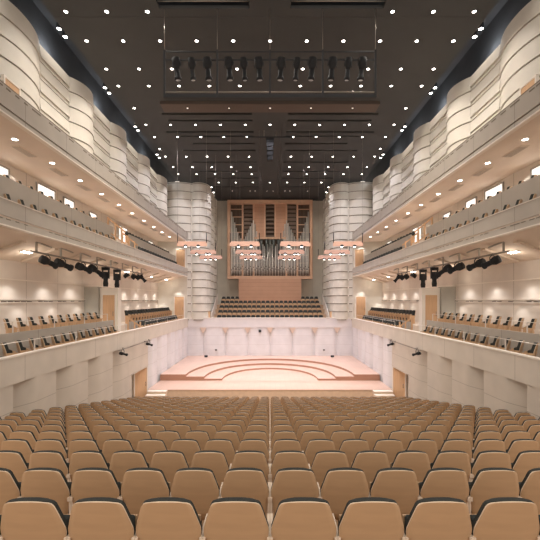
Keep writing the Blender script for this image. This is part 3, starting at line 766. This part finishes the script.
for i, Y in enumerate((24.0, 28.0, 31.6)):
    for j, x in enumerate((-5.2, -1.68, 1.68, 5.2)):
        if i == 0 and False: pass
        src = PN[i]; o = copy_tree(src) if cnt.get(i) else src; cnt[i] = 1
        o.location = (x, Y, z(3.72))
        tag(o, 'peach hanging light panel over the stage, %s row, %s of the four across' % (('nearest', 'middle', 'farthest')[i], ('leftmost', 'second from left', 'third from left', 'rightmost')[j]), 'pendant light', 'peach hanging light panels')
        for q in (-.96, .96):
            m_ = MB(); m_.tube([(q, 0, .75), (q, 0, 11.3 - 3.72)], .006, 4); m_.build('cable', 'steel', o)

# ------------------------------------------------------------------ organ
org = empty('pipe_organ', (0, 40.0, z(2.33))); tag(org, 'large pipe organ in a pale wooden case on the far wall', 'organ')
H = 8.77
p = MB(); p.box(-4.68, 4.68, .45, .95, 0, H); p.build('back_panel', 'organ_dark', org)
for x0_, x1_, z0_, z1_ in ((-4.72, -4.40, 0, H), (4.40, 4.72, 0, H), (-4.40, 4.40, H - .42, H), (-4.40, 4.40, 0, .34)):
    p = MB(); p.box(x0_, x1_, -.15, .6, z0_, z1_); p.build('case_frame', 'organ_wood', org)
for x in (-3.05, -1.83, -.58, .58, 1.83, 3.05):
    p = MB(); p.box(x - .09, x + .09, -.02, .45, 4.55 if abs(x) < 1 else .34, H - .42); p.build('case_post', 'organ_wood', org)
p = MB(); p.box(-1.74, 1.74, -.05, .45, 4.45, 4.65); p.build('case_rail', 'organ_wood', org)
for q in (-1, 1):
    p = MB(); p.box(q * .67, q * 1.74, .12, .2, 4.65, H - .42); p.build('wood_panel', 'organ_panel', org)
    lv = MB()
    for k in range(9): lv.box(q * 1.92, q * 2.96, .2, .35, 4.3 + k * .45, 4.3 + k * .45 + .26)
    lv.build('louvre_panel', 'louvre', org)
    lv = MB()
    for k in range(9): lv.box(q * 3.14, q * 4.4, .3, .36, .9 + k * .86, .9 + k * .86 + .10)
    lv.build('lattice', 'organ_wood', org)
lv = MB()
for k in range(8): lv.box(-.49, .49, .1, .3, 4.72 + k * .46, 4.72 + k * .46 + .17)
lv.build('louvre_panel', 'louvre', org)
def pipe_top(ax):
    pts = [(0, 4.1), (.55, 3.6), (1.0, 4.1), (1.25, 4.3), (1.4, 4.9), (1.6, 5.9), (1.8, 6.6), (2.05, 6.1), (2.3, 5.6), (2.55, 5.1), (2.8, 4.5), (3.05, 4.3), (3.3, 4.6), (3.55, 5.1), (3.8, 5.8), (4.05, 6.7), (4.35, 7.7)]
    for (a, va), (b_, vb) in zip(pts, pts[1:]):
        if a <= ax <= b_: return va + (vb - va) * (ax - a) / (b_ - a)
    return 4
npipe = 50
for i in range(npipe):
    x = -4.28 + 8.56 * i / (npipe - 1); top = pipe_top(abs(x)); r = .05 + .028 * ((top - 3.5) / 4)
    foot = .9 + .5 * ((i * 7) % 5) / 5
    p = MB(); mt = Matrix.Translation((x, .02, 0))
    p.lathe([(.018, .34), (r, foot), (r, foot + .02), (r, top), (r * .85, top)], 10, mt)
    if i % 2: o = p.build('organ_pipe', 'pipe', org)
    else: o = p.build('organ_pipe', 'pipe_tin', org)
    p = MB(); p.box(x - r * .6, x + r * .6, .02 - r - .01, .02 - r * .5, foot + .05, foot + .16); p.build('pipe_mouth', 'slot', o)
for q in (-1.25, -.95, -.4, 0, .4, .95, 1.25):
    p = MB(); p.lathe([(.05, 2.4), (.05, 3.3), (.19, 4.35), (.17, 4.36)], 12, Matrix.Translation((q, -.13, 0))); p.build('reed_pipe', 'reed', org)
p = MB(); p.box(-3.45, 3.45, -.4, .95, -2.72, 0); p.build('base', 'organ_panel', org)

# ------------------------------------------------------------------ lights
WARM = (1.0, 0.86, 0.72); NEUT = (1.0, 0.90, 0.80); PINKW = (1.0, 0.92, 0.93); STG = (0.97, 0.92, 1.0)
for (x, Y) in SP:
    stagey = Y > 23
    light('downlight_lamp', 'SPOT', (x, Y, z(HC) - .04), 380 if stagey else 340, STG if stagey else NEUT, .09, math.radians(95 if stagey else 120), 0.8)
for s in (-1, 1):
    for Y in (12.2, 14.3, 16.4, 18.5, 20.6, 22.6, 24.7, 26.8, 28.9, 31.0):
        light('soffit_lamp', 'SPOT', (s * 8.65, Y, z(5.40)), 60, WARM, .09, math.radians(140), 0.9)
    for Y in (12.05 + 2.3 * k for k in range(10)):
        light('ledge_lamp', 'SPOT', (s * 10.0, Y, z(0.74)), 30, (1, .94, .90), .12, math.radians(150), .7)
        light('ledge_lamp', 'SPOT', (s * 10.1, Y + .6, z(-0.2)), 14, (1, .93, .88), .08, math.radians(150), .7)
        light('ledge_lamp', 'SPOT', (s * 10.05, Y + .3, z(5.35)), 60, (1, .95, .90), .1, math.radians(110), .7)
    for hh in (1.0, 5.2):
        light('end_wall_lamp', 'SPOT', (s * 8.5, 33.25, z(hh)), 45, (1, .96, .93), .1, math.radians(120), .8)
    for Y in (13.9, 18.8, 23.6, 28.4, 32.6):
        light('linear_lamp', 'POINT', (s * 9.3, Y, z(1.55)), 12, WARM, .15)
    for Y in (12.2, 17.2, 22.3, 26.6, 30.6):
        light('cove_lamp', 'POINT', (s * 10.3, Y, z(11.75)), 80, (.84, .91, 1.0), .12)
    for Y in (11.5, 16.4, 20.9, 25.4, 30.0):
        light('rim_lamp', 'SPOT', (s * 8.85, Y, z(12.0)), 120, NEUT, .1, math.radians(100), .8, rot=(0, -s * math.radians(28), 0))
for (x, Y) in [(x, Y) for Y in (24.0, 28.0, 31.6) for x in (-5.2, -1.68, 1.68, 5.2)]:
    light('pendant_lamp', 'SPOT', (x, Y, z(3.45)), 30, PINKW, .2, math.radians(150), .6)

for x in (-3.6, 0, 3.6):
    light('organ_lamp', 'SPOT', (x, 34.6, z(HC) - .08), 420, NEUT, .12, math.radians(85), .8, rot=(math.radians(38), 0, 0))
w = bpy.data.worlds.new('world'); sc.world = w; w.use_nodes = True
w.node_tree.nodes['Background'].inputs[0].default_value = (1.0, 0.90, 0.81, 1)
w.node_tree.nodes['Background'].inputs[1].default_value = 1.5

sc.view_settings.view_transform = 'Standard'; sc.view_settings.look = 'None'
sc.view_settings.exposure = 0.0; sc.view_settings.gamma = 1.0; sc.view_settings.use_curve_mapping = False
try: sc.cycles.use_denoising = True; sc.cycles.max_bounces = 8; sc.cycles.diffuse_bounces = 5; sc.cycles.use_light_tree = True
except Exception: pass
